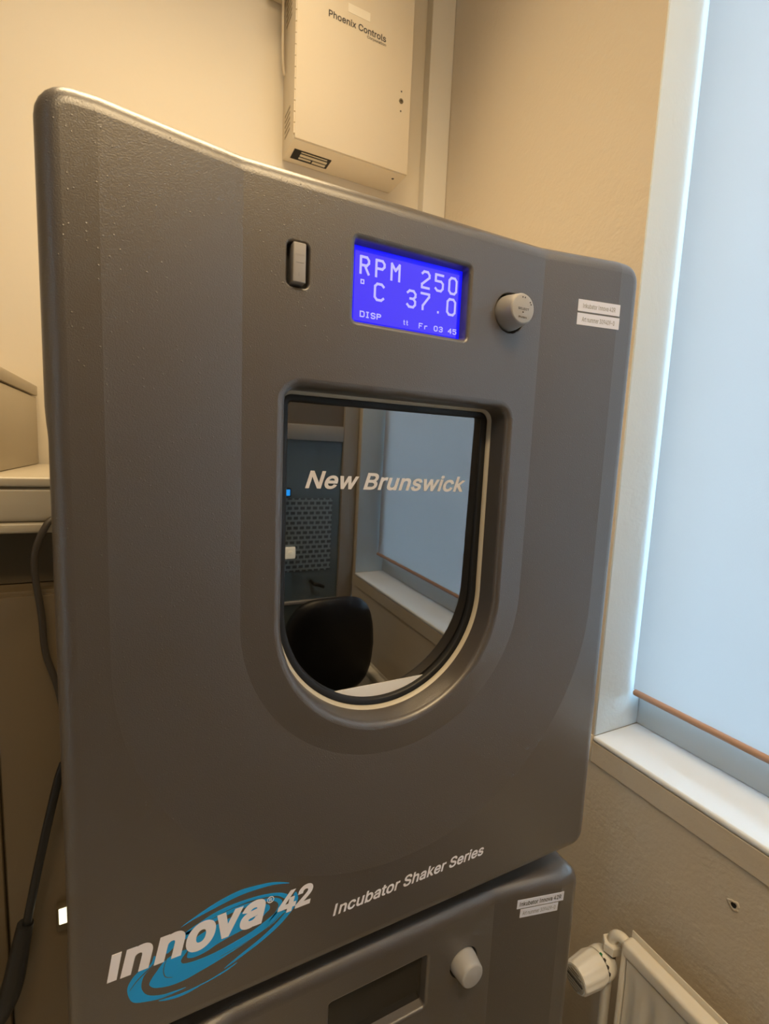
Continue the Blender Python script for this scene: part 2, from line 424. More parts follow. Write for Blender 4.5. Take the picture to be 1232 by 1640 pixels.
# roller blind
bl = thing('roller_blind', (0.897, -0.49, 2.69), 'pale grey roller blind drawn down over the bright window', 'blind')
NB = 60; loops = []
for k, z in enumerate([1.062 + (2.68 - 1.062) * i / 40 for i in range(41)]):
    loops.append([(0.8965 + 0.0015 * math.sin(3.1 * y + 0.7) * (1 - i_ / 40), y, z) for i_ in [k] for y in [(WY0 + 0.014) + (WY1 - 0.007 - WY0 - 0.014) * j / NB for j in range(NB + 1)]])
put('blind_fabric', sweep(loops, False), BLIND, bl)
put('bottom_bar', lathe([(0, 0.0045), (0.002, 0.0065), (WY1 - WY0 - 0.022, 0.0065), (WY1 - WY0 - 0.02, 0.0045)], (0.8965, WY0 + 0.010, 1.058), (0, 1, 0), 16), BAR, bl, label='brown wooden bottom bar')
put('roller_tube', lathe([(0, 0.022), (WY1 - WY0 - 0.02, 0.022)], (0.917, WY0 + 0.010, 2.69), (0, 1, 0), 20), CASING, bl)
# boxed-in pipe casing in the corner
struct('trim_4', box(0.7255, XW - 0.0008, 0.828, YB, 0.0, ZC, 0.0015, 1), CASING)
# rear wall with a glazed door
RY = YR
struct('wall_rear', box(XL, XR, YR - 0.1, YR - 0.03, 0, ZC), mat('rear_wall', (0.16, 0.17, 0.18), rough=0.6))
dr = bpy.data.objects.new('door_1', None); COL.objects.link(dr); dr.location = (0.25, RY, 0); dr['kind'] = 'structure'
bm = bmesh.new()
bm_box(bm, 0.735, 0.799, RY - 0.03, RY, 0, ZC, 0.003)
bm_box(bm, -0.35, 0.735, RY - 0.028, RY - 0.002, 1.520, 1.580, 0.003)
bm_box(bm, -0.41, -0.35, RY - 0.03, RY, 0, ZC, 0.003)
bm_box(bm, -0.35, 0.735, RY - 0.028, RY - 0.002, 0.0, 0.12, 0.003)
bm_box(bm, -0.35, 0.735, RY - 0.028, RY - 0.002, 0.855, 0.867, 0.002)
put('door_frame', bm_mesh(bm), ALU, dr)
put('pane', box(-0.35, 0.735, RY - 0.024, RY - 0.014, 0.12, 1.520), DARKGLASS, dr)
put('transom_panel', box(-0.35, 0.735, RY - 0.024, RY - 0.014, 1.580, ZC), mat('transom_board', (0.20, 0.165, 0.125), rough=0.6), dr)
put('frosted_film', box(-0.20, 0.700, RY - 0.014, RY - 0.0130, 0.99, 1.290), DOTS, dr)
put('door_handle', tube([(0.62, RY - 0.0135, 0.945), (0.62, RY + 0.03, 0.945), (0.64, RY + 0.035, 0.94), (0.66, RY + 0.035, 0.932)], 0.007), BLACK, dr)

# ---------------------------------------------------------------- incubators
ZE = 1.52; k_ = 0.45
X0, X1 = -0.149 * k_, 1.315 * k_                       # door sides
ZT, ZB = ZE + 0.5755 * k_, ZE - 1.274 * k_
CX = 0.5 * (X0 + X1)
BEV = 0.018; RC = 0.0255                               # edge rounding, corner radius seen from the front
E_ = 0.0202                                            # depth of the hollow in the middle of the door
RI, ZI = 0.178, ZE - 0.381 * k_                        # inner U crease
RO, ZO = 0.2876, ZE - 0.42 * k_                        # outer U crease
ZTI = ZT - BEV                                         # top of the flat face
WCX, WZ, WR, WTOP, WRC = 0.2630, 1.3450, 0.1372, 1.581, 0.016   # window opening
def yf(x, z):
    """front surface: flat frame, sloping band, hollow middle"""
    lo, hi = 0.0, 1.0
    def inside(t):
        r, zc = RO + (RI - RO) * t, ZO + (ZI - ZO) * t
        d = abs(x - CX) if z >= zc else math.hypot(x - CX, z - zc)
        return d <= r
    if not inside(0): return 0.0
    if inside(1): return E_
    for _ in range(22):
        m_ = (lo + hi) / 2
        if inside(m_): lo = m_
        else: hi = m_
    return E_ * lo
def u_line(r, zc, nv=16, na=72):
    pts = [(CX - r, ZTI + (zc - ZTI) * i / nv) for i in range(nv)]
    pts += [(CX - r * math.cos(PI * i / na), zc - r * math.sin(PI * i / na)) for i in range(na + 1)]
    pts += [(CX + r, zc + (ZTI - zc) * i / nv) for i in range(1, nv + 1)]
    return pts
def win_loop(d, zc=None, n=10, na=60):
    """window outline grown by d, starting at the top left, going down round and up"""
    r, t, c = WR + d, WTOP + d, max(0.002, WRC + d); pts = []
    for k in range(n + 1):
        a = PI / 2 + PI / 2 * k / n; pts.append((WCX - r + c + c * math.cos(a), t - c + c * math.sin(a)))
    for k in range(1, 9): pts.append((WCX - r, t - c + (WZ - t + c) * k / 9))
    for k in range(na + 1): pts.append((WCX - r * math.cos(PI * k / na), WZ - r * math.sin(PI * k / na)))
    for k in range(1, 9): pts.append((WCX + r, WZ + (t - c - WZ) * k / 9))
    for k in range(n + 1):
        a = PI / 2 * k / n; pts.append((WCX + r - c + c * math.cos(a), t - c + c * math.sin(a)))
    return pts
DISP = (0.1930, 0.3315, 1.6515, 1.7300); SW = (0.1245, 0.1458, 1.6725, 1.7125); KN = (0.3925, 1.6905, 0.0225)
LIP = 0.008
STRIP_Z = 1.2362
def cdt(outer, holes, y, dz=0.0):
    pts = []; faces = []; 
    for lp in [outer] + holes:
        b = len(pts); pts += [Vector(p) for p in lp]; faces.append(list(range(b, b + len(lp))))
    edges = [(f[i], f[(i + 1) % len(f)]) for f in faces for i in range(len(f))]
    v, e, f, *_ = delaunay_2d_cdt(pts, edges, [], 0, 1e-7)
    def inpoly(p, poly):
        c = False
        for i in range(len(poly)):
            a, b = poly[i], poly[i - 1]
            if (a[1] > p[1]) != (b[1] > p[1]) and p[0] < (b[0] - a[0]) * (p[1] - a[1]) / (b[1] - a[1]) + a[0]: c = not c
        return c
    out = []
    for t in f:
        c = (sum(v[i].x for i in t) / 3, sum(v[i].y for i in t) / 3)
        if inpoly(c, outer) and not any(inpoly(c, h) for h in holes):
            a, b, d = (v[i] for i in t)
            s = (b - a).cross(d - a)
            out.append(tuple(t) if s > 0 else tuple(t)[::-1])
    return [(p.x, y, p.y) for p in v], out
def hollow(loopf, y, lip, depth, draft, steps=5):
    """rounded lip and wall of an opening in the face; loopf(d) gives the outline grown by d"""
    loops = []
    for k in range(steps + 1):
        a = PI / 2 * k / steps
        loops.append([(p[0], y + lip * (1 - math.cos(a)), p[1]) for p in loopf(lip * (1 - math.sin(a)))])
    loops.append([(p[0], y + depth, p[1]) for p in loopf(-draft)])
    return loops
def door_shell(dz):
    bm_parts = []
    # frame: flat, outside the outer U
    inset = BEV; r = RC - BEV if RC > BEV else 0.002; r = max(r, 0.0075)
    rr = rrect(X0 + inset, X1 - inset, ZB + inset, ZTI, r, 5)     # starts at the right top corner, counter-clockwise
    # left-top corner .. bottom .. right-top
    rr = rr[6:] + rr[:6]
    u = u_line(RO, ZO)
    poly = rr + [(CX + RO, ZTI)] + u[::-1][1:]
    v, f = cdt(poly, [], 0.0); bm_parts.append((v, f))
    # sloping band
    loops = []
    for k in range(9):
        t = k / 8; loops.append([(p[0], E_ * t, p[1]) for p in u_line(RO + (RI - RO) * t, ZO + (ZI - ZO) * t)])
    n = len(loops[0]); v = [p for l in loops for p in l]
    f = [(i * n + j, i * n + j + 1, (i + 1) * n + j + 1, (i + 1) * n + j) for i in range(8) for j in range(n - 1)]
    bm_parts.append((v, f))
    # hollow middle with its openings
    ui = u_line(RI, ZI)
    dl = lambda d: rrect(DISP[0] - d, DISP[1] + d, DISP[2] - d, DISP[3] + d, max(0.001, 0.004 + d))
    sl = lambda d: rrect(SW[0] - d, SW[1] + d, SW[2] - d, SW[3] + d, max(0.001, 0.005 + d))
    kl = lambda d: [(KN[0] + (KN[2] + d) * math.cos(2 * PI * i / 48), KN[1] + (KN[2] + d) * math.sin(2 * PI * i / 48)) for i in range(48)]
    v, f = cdt(ui, [win_loop(LIP), dl(0.0045), sl(0.002), kl(0.0015)], E_); bm_parts.append((v, f))
    for lf, lip, dep, dr_ in ((win_loop, LIP, 0.031, 0.001), (dl, 0.0045, 0.013, 0.002), (sl, 0.002, 0.012, 0.0), (kl, 0.0015, 0.012, 0.0)):
        L = hollow(lf, E_, lip, dep, dr_); n = len(L[0])
        v = [p for l in L for p in l]
        f = [(i * n + j, i * n + (j + 1) % n, (i + 1) * n + (j + 1) % n, (i + 1) * n + j) for i in range(len(L) - 1) for j in range(n)]
        if lf is not win_loop: f.append(tuple((len(L) - 1) * n + j for j in range(n)))
        bm_parts.append((v, f))
    # rounded outer edge, side walls, finger pull on the left
    ring = []
    xt = sorted(set([X0 + inset + r + (X1 - X0 - 2 * inset - 2 * r) * i / 40 for i in range(1, 40)] + [CX - RO, CX + RO, CX - RI, CX + RI]), reverse=True)
    def corner(cx, cz, a0): return [((cx + r * math.cos(a0 + PI / 2 * i / 6), cz + r * math.sin(a0 + PI / 2 * i / 6)), (math.cos(a0 + PI / 2 * i / 6), math.sin(a0 + PI / 2 * i / 6))) for i in range(7)]
    xa, xb, za, zb = X0 + inset + r, X1 - inset - r, ZB + inset + r, ZTI - r
    ring += corner(xb, zb, 0)
    ring += [((x, ZTI), (0, 1)) for x in xt]
    ring += corner(xa, zb, PI / 2)
    ring += [((X0 + inset, zb + (za - zb) * i / 60), (-1, 0)) for i in range(1, 60)]
    ring += corner(xa, za, PI)
    ring += [((xa + (xb - xa) * i / 20, ZB + inset), (0, -1)) for i in range(1, 20)]
    ring += corner(xb, za, 1.5 * PI)
    ring += [((X1 - inset, za + (zb - za) * i / 30), (1, 0)) for i in range(1, 30)]
    def pull(p, nrm):
        if nrm[0] > -0.9: return 0.0
        z = p[1]; a, b = ZE + 0.045 * k_, ZE - 1.035 * k_
        e1 = min(1, max(0, (a - z) / 0.02)); e2 = min(1, max(0, (z - b) / 0.02)); s = e1 * e2
        return s * s * (3 - 2 * s)
    L = []
    ks = 9
    for k in range(ks + 1):
        a = PI / 2 * k / ks; lp = []
        for (p, nr) in ring:
            y0 = yf(p[0], p[1] - 1e-5) * max(0, nr[1]) if nr[1] > 0.5 else 0.0
            cut = pull(p, nr) * 0.0025 * max(0, (k / ks - 0.55) / 0.45)
            lp.append((p[0] + nr[0] * (BEV * math.sin(a) - cut), y0 + BEV * (1 - math.cos(a)), p[1] + nr[1] * BEV * math.sin(a)))
        L.append(lp)
    lp = []; lp2 = []
    for (p, nr) in ring:
        cut = pull(p, nr) * 0.0025
        lp.append((p[0] + nr[0] * (BEV - cut), 0.050, p[1] + nr[1] * BEV)); lp2.append((p[0] - nr[0] * 0.02, 0.050, p[1] - nr[1] * 0.02))
    L += [lp, lp2]; n = len(ring); v = [p for l in L for p in l]
    f = [(i * n + j, (i + 1) * n + j, (i + 1) * n + (j + 1) % n, i * n + (j + 1) % n) for i in range(len(L) - 1) for j in range(n)]
    bm_parts.append((v, f))
    vs, fs = [], []
    for v, f in bm_parts:
        b = len(vs); vs += v; fs += [tuple(i + b for i in q) for q in f]
    me = mesh([(p[0], p[1], p[2] + dz) for p in vs], fs, True, 38)
    # all faces look away from the inside of the door
    return me

GLYPH = {
 'R': [[(0, 0), (0, 6), (3, 6), (4, 5), (4, 4), (3, 3), (0, 3)], [(2, 3), (4, 0)]],
 'P': [[(0, 0), (0, 6), (3, 6), (4, 5), (4, 4), (3, 3), (0, 3)]],
 'M': [[(0, 0), (0, 6), (2, 3.6), (4, 6), (4, 0)]],
 '2': [[(0, 5.2), (1, 6), (3, 6), (4, 5), (4, 4), (0, 1.2), (0, 0), (4, 0)]],
 '5': [[(4, 6), (0, 6), (0, 3.6), (3, 3.6), (4, 2.8), (4, 1), (3, 0), (1, 0), (0, 0.8)]],
 '0': [[(1, 0), (0, 1), (0, 5), (1, 6), (3, 6), (4, 5), (4, 1), (3, 0), (1, 0)]],
 '3': [[(0, 5.2), (1, 6), (3, 6), (4, 5), (4, 4), (3, 3.1), (1.4, 3.1)], [(3, 3.1), (4, 2.2), (4, 1), (3, 0), (1, 0), (0, 0.8)]],
 '7': [[(0, 6), (4, 6), (4, 5), (1, 1.4), (1, 0)]],
 'C': [[(4, 5.2), (3, 6), (1, 6), (0, 5), (0, 1), (1, 0), (3, 0), (4, 0.8)]],
 'D': [[(0, 0), (0, 6), (3, 6), (4, 5), (4, 1), (3, 0), (0, 0)]],
 'I': [[(0.8, 6), (3.2, 6)], [(2, 6), (2, 0)], [(0.8, 0), (3.2, 0)]],
 'S': [[(4, 5.2), (3, 6), (1, 6), (0, 5), (0, 4), (1, 3), (3, 3), (4, 2), (4, 1), (3, 0), (1, 0), (0, 0.8)]],
 'F': [[(0, 0), (0, 6), (4, 6)], [(0, 3), (3, 3)]],
 'r': [[(0.5, 0), (0.5, 4)], [(0.5, 2.6), (2, 4), (3.6, 4)]],
 '4': [[(3.2, 0), (3.2, 6), (0, 2), (4, 2)]],
 't': [[(1.2, 6), (1.2, 1), (2.4, 0), (3.4, 0.6)], [(0, 4.2), (3, 4.2)]],
 '.': [[(1.7, 0), (2.3, 0)]],
 'o': [[(0, 0), (0, 6), (4, 6), (4, 0), (0, 0)]],
}
def lcd_glyph(ch, x0, x1, z0, z1, w, y, t=0.0004):
    """one character of bar strokes as a mesh"""
    bm = bmesh.new()
    for line in GLYPH[ch]:
        for a, b in zip(line, line[1:]):
            A = Vector((x0 + w / 2 + (x1 - x0 - w) * a[0] / 4, z0 + w / 2 + (z1 - z0 - w) * a[1] / 6))
            B = Vector((x0 + w / 2 + (x1 - x0 - w) * b[0] / 4, z0 + w / 2 + (z1 - z0 - w) * b[1] / 6))
            d = (B - A).normalized(); nn = Vector((-d.y, d.x)) * w / 2; A2, B2 = A - d * w * 0.35, B + d * w * 0.35
            q = [A2 + nn, A2 - nn, B2 - nn, B2 + nn]
            v = [bm.verts.new((p.x, yy, p.y)) for yy in (y - t, y) for p in q]
            for f in ((0, 1, 2, 3), (7, 6, 5, 4), (0, 4, 5, 1), (1, 5, 6, 2), (2, 6, 7, 3), (3, 7, 4, 0)): bm.faces.new([v[i] for i in f])
    return bm_mesh(bm, False)

def ring_sweep(profile, name, m, parent, dz, angle=50):
    """profile: list of (grow, y) around the window outline"""
    loops = [[(p[0], y, p[1] + dz) for p in win_loop(d)] for d, y in profile]
    return put(name, sweep(loops, True, False, False, True, angle, flip=True), m, parent)

def incubator(dz, label, upper):
    org = (CX, 0.40, ZB + dz)
    T = thing('shaker_incubator', org, label, 'incubator', None)
    # body, hollow behind the window
    bm = bmesh.new(); b0, b1, c0, c1 = X0 + 0.001, X1 - 0.004, ZB + dz + 0.004, ZT + dz - 0.006
    bm_box(bm, b0, WCX - 0.20, 0.056, 0.785, c0, c1, 0.006); bm_box(bm, WCX + 0.20, b1, 0.056, 0.785, c0, c1, 0.006)
    bm_box(bm, WCX - 0.21, WCX + 0.21, 0.056, 0.785, 1.60 + dz, c1 - 0.0004, 0.003); bm_box(bm, WCX - 0.21, WCX + 0.21, 0.056, 0.785, c0 + 0.0004, 1.165 + dz, 0.003)
    bm_box(bm, WCX - 0.21, WCX + 0.21, 0.60, 0.785, 1.15 + dz, 1.61 + dz)
    put('body', bm_mesh(bm), BODY, T)
    ch = bmesh.new()
    for q in ((WCX - 0.199, WCX + 0.199, 0.055, 0.60, 1.166, 1.170), (WCX - 0.199, WCX + 0.199, 0.055, 0.60, 1.594, 1.599), (WCX - 0.199, WCX - 0.195, 0.055, 0.60, 1.166, 1.599),
              (WCX + 0.195, WCX + 0.199, 0.055, 0.60, 1.166, 1.599), (WCX - 0.199, WCX + 0.199, 0.592, 0.599, 1.166, 1.599)):
        bm_box(ch, *q[:4], q[4] + dz, q[5] + dz)
    put('chamber_lining', bm_mesh(ch, False), CHAMBER, T)
    put('shaker_platform', box(WCX - 0.17, WCX + 0.17, 0.14, 0.56, 1.205 + dz, 1.212 + dz, 0.002), CHAMBER, T)
    # door
    D = put('door', door_shell(dz), PLASTIC, T)
    ring_sweep([(-0.0006, E_ + 0.0295), (-0.0020, 0.0510), (-0.0042, 0.0535), (-0.0042, 0.0580)], 'window_liner', LINER, D, dz)
    ring_sweep([(-0.0040, 0.0565), (-0.0048, 0.0545), (-0.0100, 0.0545), (-0.0122, 0.0565), (-0.0124, 0.0650), (-0.0045, 0.0670)], 'window_gasket', RUBBER, D, dz)
    g1 = [(p[0], p[1] + dz) for p in win_loop(-0.0118)]
    def lean(me):
        for v in me.vertices: v.co.y += (1.42 + dz - v.co.z) * 0.014
        return me
    put('front_pane', lean(plate_prism(g1, 0.0585, 0.0590)), PANE1, D)
    put('pane_spacer', lean(sweep([[(p[0], y, p[1] + dz) for p in win_loop(d)] for d, y in [(-0.0120, 0.0592), (-0.0205, 0.0592), (-0.0205, 0.0705), (-0.0120, 0.0705)]], True, flip=True)), RUBBER, D)
    put('rear_pane', lean(plate_prism([(p[0], p[1] + dz) for p in win_loop(-0.0135)], 0.0710, 0.0715)), PANE2, D)
    fr = Matrix.Translation((0.2640, 0, 1.4866 + dz)) @ Matrix.Rotation(math.radians(0.9), 4, 'Y') @ Matrix.Translation((-0.2640, 0, -1.4866))
    put('window_lettering', lean(text_mesh('New Brunswick', 0.1588, 0.3702, 1.4767, 1.4968, 0.0583, 0.0002, 0.020, 0.25, fr)), INK_GLASS, D)
    if upper:
        wl = [p for p in win_loop(-0.0125) if p[1] < STRIP_Z]; hx = math.sqrt((WR - 0.0125) ** 2 - (WZ - STRIP_Z) ** 2)
        put('white_strip', lean(plate_prism([(WCX - hx, STRIP_Z)] + wl + [(WCX + hx, STRIP_Z)], 0.0578, 0.0584)), STRIP_W, D)  # white strip added on the glass for a pale sliver, origin unclear
    # display
    dy = E_ + 0.0118
    if upper:
        put('display_panel', box(DISP[0] + 0.0020, DISP[1] - 0.0022, dy, dy + 0.001, DISP[2] + 0.002, DISP[3] - 0.002), LCD_EDGE, D)
        put('display_screen', box(0.1972, 0.3245, dy - 0.0008, dy - 0.0001, 1.6548, 1.7228), LCD, D)
        y = dy - 0.0009; gl = []
        def row(s, cells, z0, z1, w):
            for c, (a, b) in zip(s, cells): gl.append(lcd_glyph(c, a, b, z0, z1, w, y))
        row('RPM', [(0.2023, 0.2138), (0.2199, 0.2317), (0.2378, 0.2495)], 1.7005, 1.7190, 0.0024)
        row('250', [(0.2752, 0.2868), (0.2925, 0.3045), (0.3105, 0.3225)], 1.7000, 1.7190, 0.0024)
        row('o', [(0.2039, 0.2081)], 1.6914, 1.6960, 0.0011)
        row('C', [(0.2193, 0.2318)], 1.6775, 1.6958, 0.0024)
        row('37.0', [(0.2580, 0.2703), (0.2750, 0.2875), (0.2960, 0.3015), (0.3095, 0.3222)], 1.6772, 1.6962, 0.0024)
        row('DISP', [(0.2043, 0.2098), (0.2106, 0.2155), (0.2168, 0.2222), (0.2236, 0.2288)], 1.6588, 1.6650, 0.0011)
        row('tt', [(0.2556, 0.2584), (0.2592, 0.2620)], 1.6585, 1.6638, 0.0007)
        row('Fr', [(0.2751, 0.2800), (0.2818, 0.2864)], 1.6577, 1.6636, 0.0009)
        row('03', [(0.2945, 0.2995), (0.3012, 0.3062)], 1.6577, 1.6636, 0.0010)
        row('45', [(0.3132, 0.3182), (0.3197, 0.3247)], 1.6577, 1.6636, 0.0010)
        put('display_text', join(gl), LCD_TXT, D)
    else:
        put('display_panel', box(DISP[0] + 0.0020, DISP[1] - 0.0022, dy, dy + 0.001, DISP[2] + 0.002 + dz, DISP[3] - 0.002 + dz), LCD_OFF, D, label='dark switched-off display panel')
    # rocker switch
    put('switch_well', box(SW[0], SW[1], E_ + 0.0100, E_ + 0.0105, SW[2] + dz, SW[3] + dz), RECESS, D)
    cxs = 0.5 * (SW[0] + SW[1]); czs = 0.5 * (SW[2] + SW[3]) + dz + 0.0004
    bm = bmesh.new(); bm_box(bm, cxs - 0.0062, cxs + 0.0062, E_ - 0.005, E_ + 0.011, czs - 0.0178, czs + 0.0178, 0.0012, 3)
    put('power_switch', bm_mesh(bm), BUTTON, D)
    tm = [box(cxs - 0.0040, cxs + 0.0040, E_ - 0.0052, E_ - 0.0049, czs - 0.0003, czs + 0.0003),
          text_mesh('POWER', cxs - 0.0042, cxs + 0.0042, czs + 0.0060, czs + 0.0074, E_ - 0.0049, 0.0002, 0.0, 0.0),
          box(cxs - 0.0008, cxs - 0.0002, E_ - 0.0052, E_ - 0.0049, czs - 0.0120, czs - 0.0090)]
    put('switch_marking', join(tm), INK_MID, D)
    # knob
    kz = KN[1] + dz
    put('knob_well', lathe([(0, 0.0238), (0.0006, 0.0238)], (KN[0], E_ + 0.0085, kz), (0, 1, 0), 48), RECESS, D)
    kx = KN[0]
    put('select_knob', lathe([(0, 0.0205), (0.010, 0.0200), (0.0285, 0.0172), (0.0302, 0.0162), (0.0308, 0.0148), (0.0310, 0.0)], (kx, E_ + 0.0095, kz), (0, -1, 0), 64, 40, True, False), KNOBM, D)
    if upper:
        ky = E_ - 0.0215
        m_ = [text_mesh('SELECT', kx - 0.0075, kx + 0.0085, kz - 0.0015, kz + 0.0010, ky, 0.0002, 0.01),
              text_mesh('PUSH', kx - 0.0060, kx + 0.0055, kz - 0.0105, kz - 0.0085, ky, 0.0002, 0.01),
              box(kx - 0.0008, kx + 0.0008, ky - 0.0002, ky, kz - 0.0045, kz - 0.0033)]
        for a in (62, 78, 20, 8):
            cx_, cz_ = kx + 0.0125 * math.cos(math.radians(a + 20)), kz + 0.0125 * math.sin(math.radians(a + 20))
            m_.append(box(cx_ - 0.0007, cx_ + 0.0007, ky - 0.0002, ky, cz_ - 0.0007, cz_ + 0.0007))
        put('knob_marking', join(m_), INK_D, D)
    # logo and name (behind the frame edge on the lower one, same moulding)
    if upper:
        for sw in SWIRL:
            q = catmull([(a, b, 0) for a, b in sw], 5, True)
            put('logo_swirl', plate_prism([(p.x, p.y) for p in q], -0.0002, 0.0004), INK_B, D)
        dk = []
        for line, w in (([(-0.0168, 1.0125), (-0.0091, 1.0211), (0.0005, 1.0280), (0.0035, 1.0310)], 0.00045), ([(0.0156, 1.0324), (0.0122, 1.0211), (0.0138, 1.0121), (0.0200, 1.0085)], 0.0003),
                        ([(0.0637, 1.0099), (0.0932, 1.0153), (0.1138, 1.0229), (0.1240, 1.0318)], 0.0002)):
            c = catmull([(a, b, 0) for a, b in line], 6); N = len(c); A, B = [], []
            for i, p in enumerate(c):
                t = (c[min(N - 1, i + 1)] - c[max(0, i - 1)]).normalized(); ww = w * math.sin(PI * (i + 0.6) / (N + 0.2)) + 0.0001
                A.append((p.x - t.y * ww, p.y + t.x * ww)); B.append((p.x + t.y * ww, p.y - t.x * ww))
            put('logo_line', plate_prism(A + B[::-1], -0.0003, 0.0002), PLASTIC, D)
        lt = []
        for c, a, b, z0, z1, bo in (('\u0131', -0.0348, -0.0222, 1.0298, 1.0565, 0.0), ('n', -0.0243, 0.0035, 1.0294, 1.0570, 0.042), ('n', 0.0037, 0.0318, 1.0292, 1.0568, 0.042),
                                    ('o', 0.0321, 0.0600, 1.0266, 1.0572, 0.042), ('v', 0.0612, 0.0870, 1.0294, 1.0577, 0.042), ('a', 0.0830, 0.1092, 1.0292, 1.0590, 0.038),
                                    ('4', 0.1215, 0.1420, 1.0306, 1.0556, 0.036), ('2', 0.1402, 0.1606, 1.0313, 1.0560, 0.036)):
            if c == '\u0131': lt.append(plate_prism([(a, z0), (a + 0.0078, z0), (b, z1), (b - 0.0080, z1)], -0.0005, 0.0))
            else: lt.append(text_mesh(c, a, b, z0, z1, 0.0, 0.0005, bo, 0.22))
        rg = []
        for i in range(24):
            a, b = 2 * PI * i / 24, 2 * PI * (i + 1) / 24; rr_ = (0.0030, 0.0036)
            rg.append(plate_prism([(0.1143 + rr_[k] * math.cos(t), 1.0530 + rr_[k] * math.sin(t)) for k, t in ((0, a), (1, a), (1, b), (0, b))], -0.0004, 0.0))
        rg.append(text_mesh('R', 0.1130, 0.1158, 1.0512, 1.0549, 0.0, 0.0004, 0.02))
        put('logo_lettering', join(lt + rg), INK_W, D)
        put('series_lettering', text_mesh('Incubator Shaker Series', 0.1847, 0.3953, 1.0026, 1.0175, 0.0, 0.0003, 0.020, 0.22), INK_W, D)
    # two stickers on the sloping band at the right
    ang = math.atan2(E_, RO - RI)
    def on_band(me):
        """lay a mesh built flat in x, z with x measured from the outer crease onto the band at the right"""
        for v in me.vertices:
            d = (CX + RO) - v.co.x; v.co = Vector((v.co.x, E_ * d / (RO - RI) + v.co.y, v.co.z))
        return me
    if upper:
        for i, (q, s, h) in enumerate((((0.4905, 0.5525, 1.7072, 1.7213), 'Inkubator Innova 42R', 0.55), ((0.4905, 0.5530, 1.6908, 1.7050), 'Art nummer 309409-0', 0.45))):
            a, b, c, d = q; z0, z1 = (c, d)
            put('sticker', on_band(box(a, b, -0.0003, 0.0003, z0, z1)), STICKER, D)
            put('sticker_text', on_band(text_mesh(s, a + 0.007, b - 0.007, z0 + 0.0040, z1 - 0.0044, -0.0003, 0.0001, 0.012)), INK_MID, D)
    else:
        ROT = Matrix.Translation((0.51, 0, 0.87)) @ Matrix.Rotation(math.radians(3), 4, 'Y') @ Matrix.Translation((-0.51, 0, -0.87))
        for i, (q, s) in enumerate((((0.4765, 0.5540, 0.8722, 0.8862), 'Inkubator Innova 42R'), ((0.4830, 0.5460, 0.8570, 0.8705), 'Art nummer 309409-0'))):
            a, b, c, d = q
            me = box(a, b, -0.0003, 0.0003, c, d); tm_ = text_mesh(s, a + 0.004, b - 0.004, c + 0.0035, d - 0.0035, -0.0003, 0.0001, 0.02 if i == 0 else 0.008)
            me.transform(ROT); tm_.transform(ROT)
            put('sticker', on_band(me), STICKER, D); put('sticker_text', on_band(tm_), INK_D if i == 0 else INK_MID, D)
    if not upper:
        for fx in (b0 + 0.05, b1 - 0.05):
            for fy in (0.12, 0.72):
                put('foot', lathe([(0, 0.028), (0.012, 0.028), (0.020, 0.018), (c0 + 0.003, 0.018)], (fx, fy, 0.0), (0, 0, 1), 20), BLACK, T)
    else:
        for fx in (b0 + 0.06, b1 - 0.06):
            for fy in (0.14, 0.70):
                put('foot', lathe([(0, 0.02), ((c0 - (ZT - 0.87 - 0.006)) + 0.002, 0.02)], (fx, fy, ZT - 0.87 - 0.006), (0, 0, 1), 20), BLACK, T)
    return T
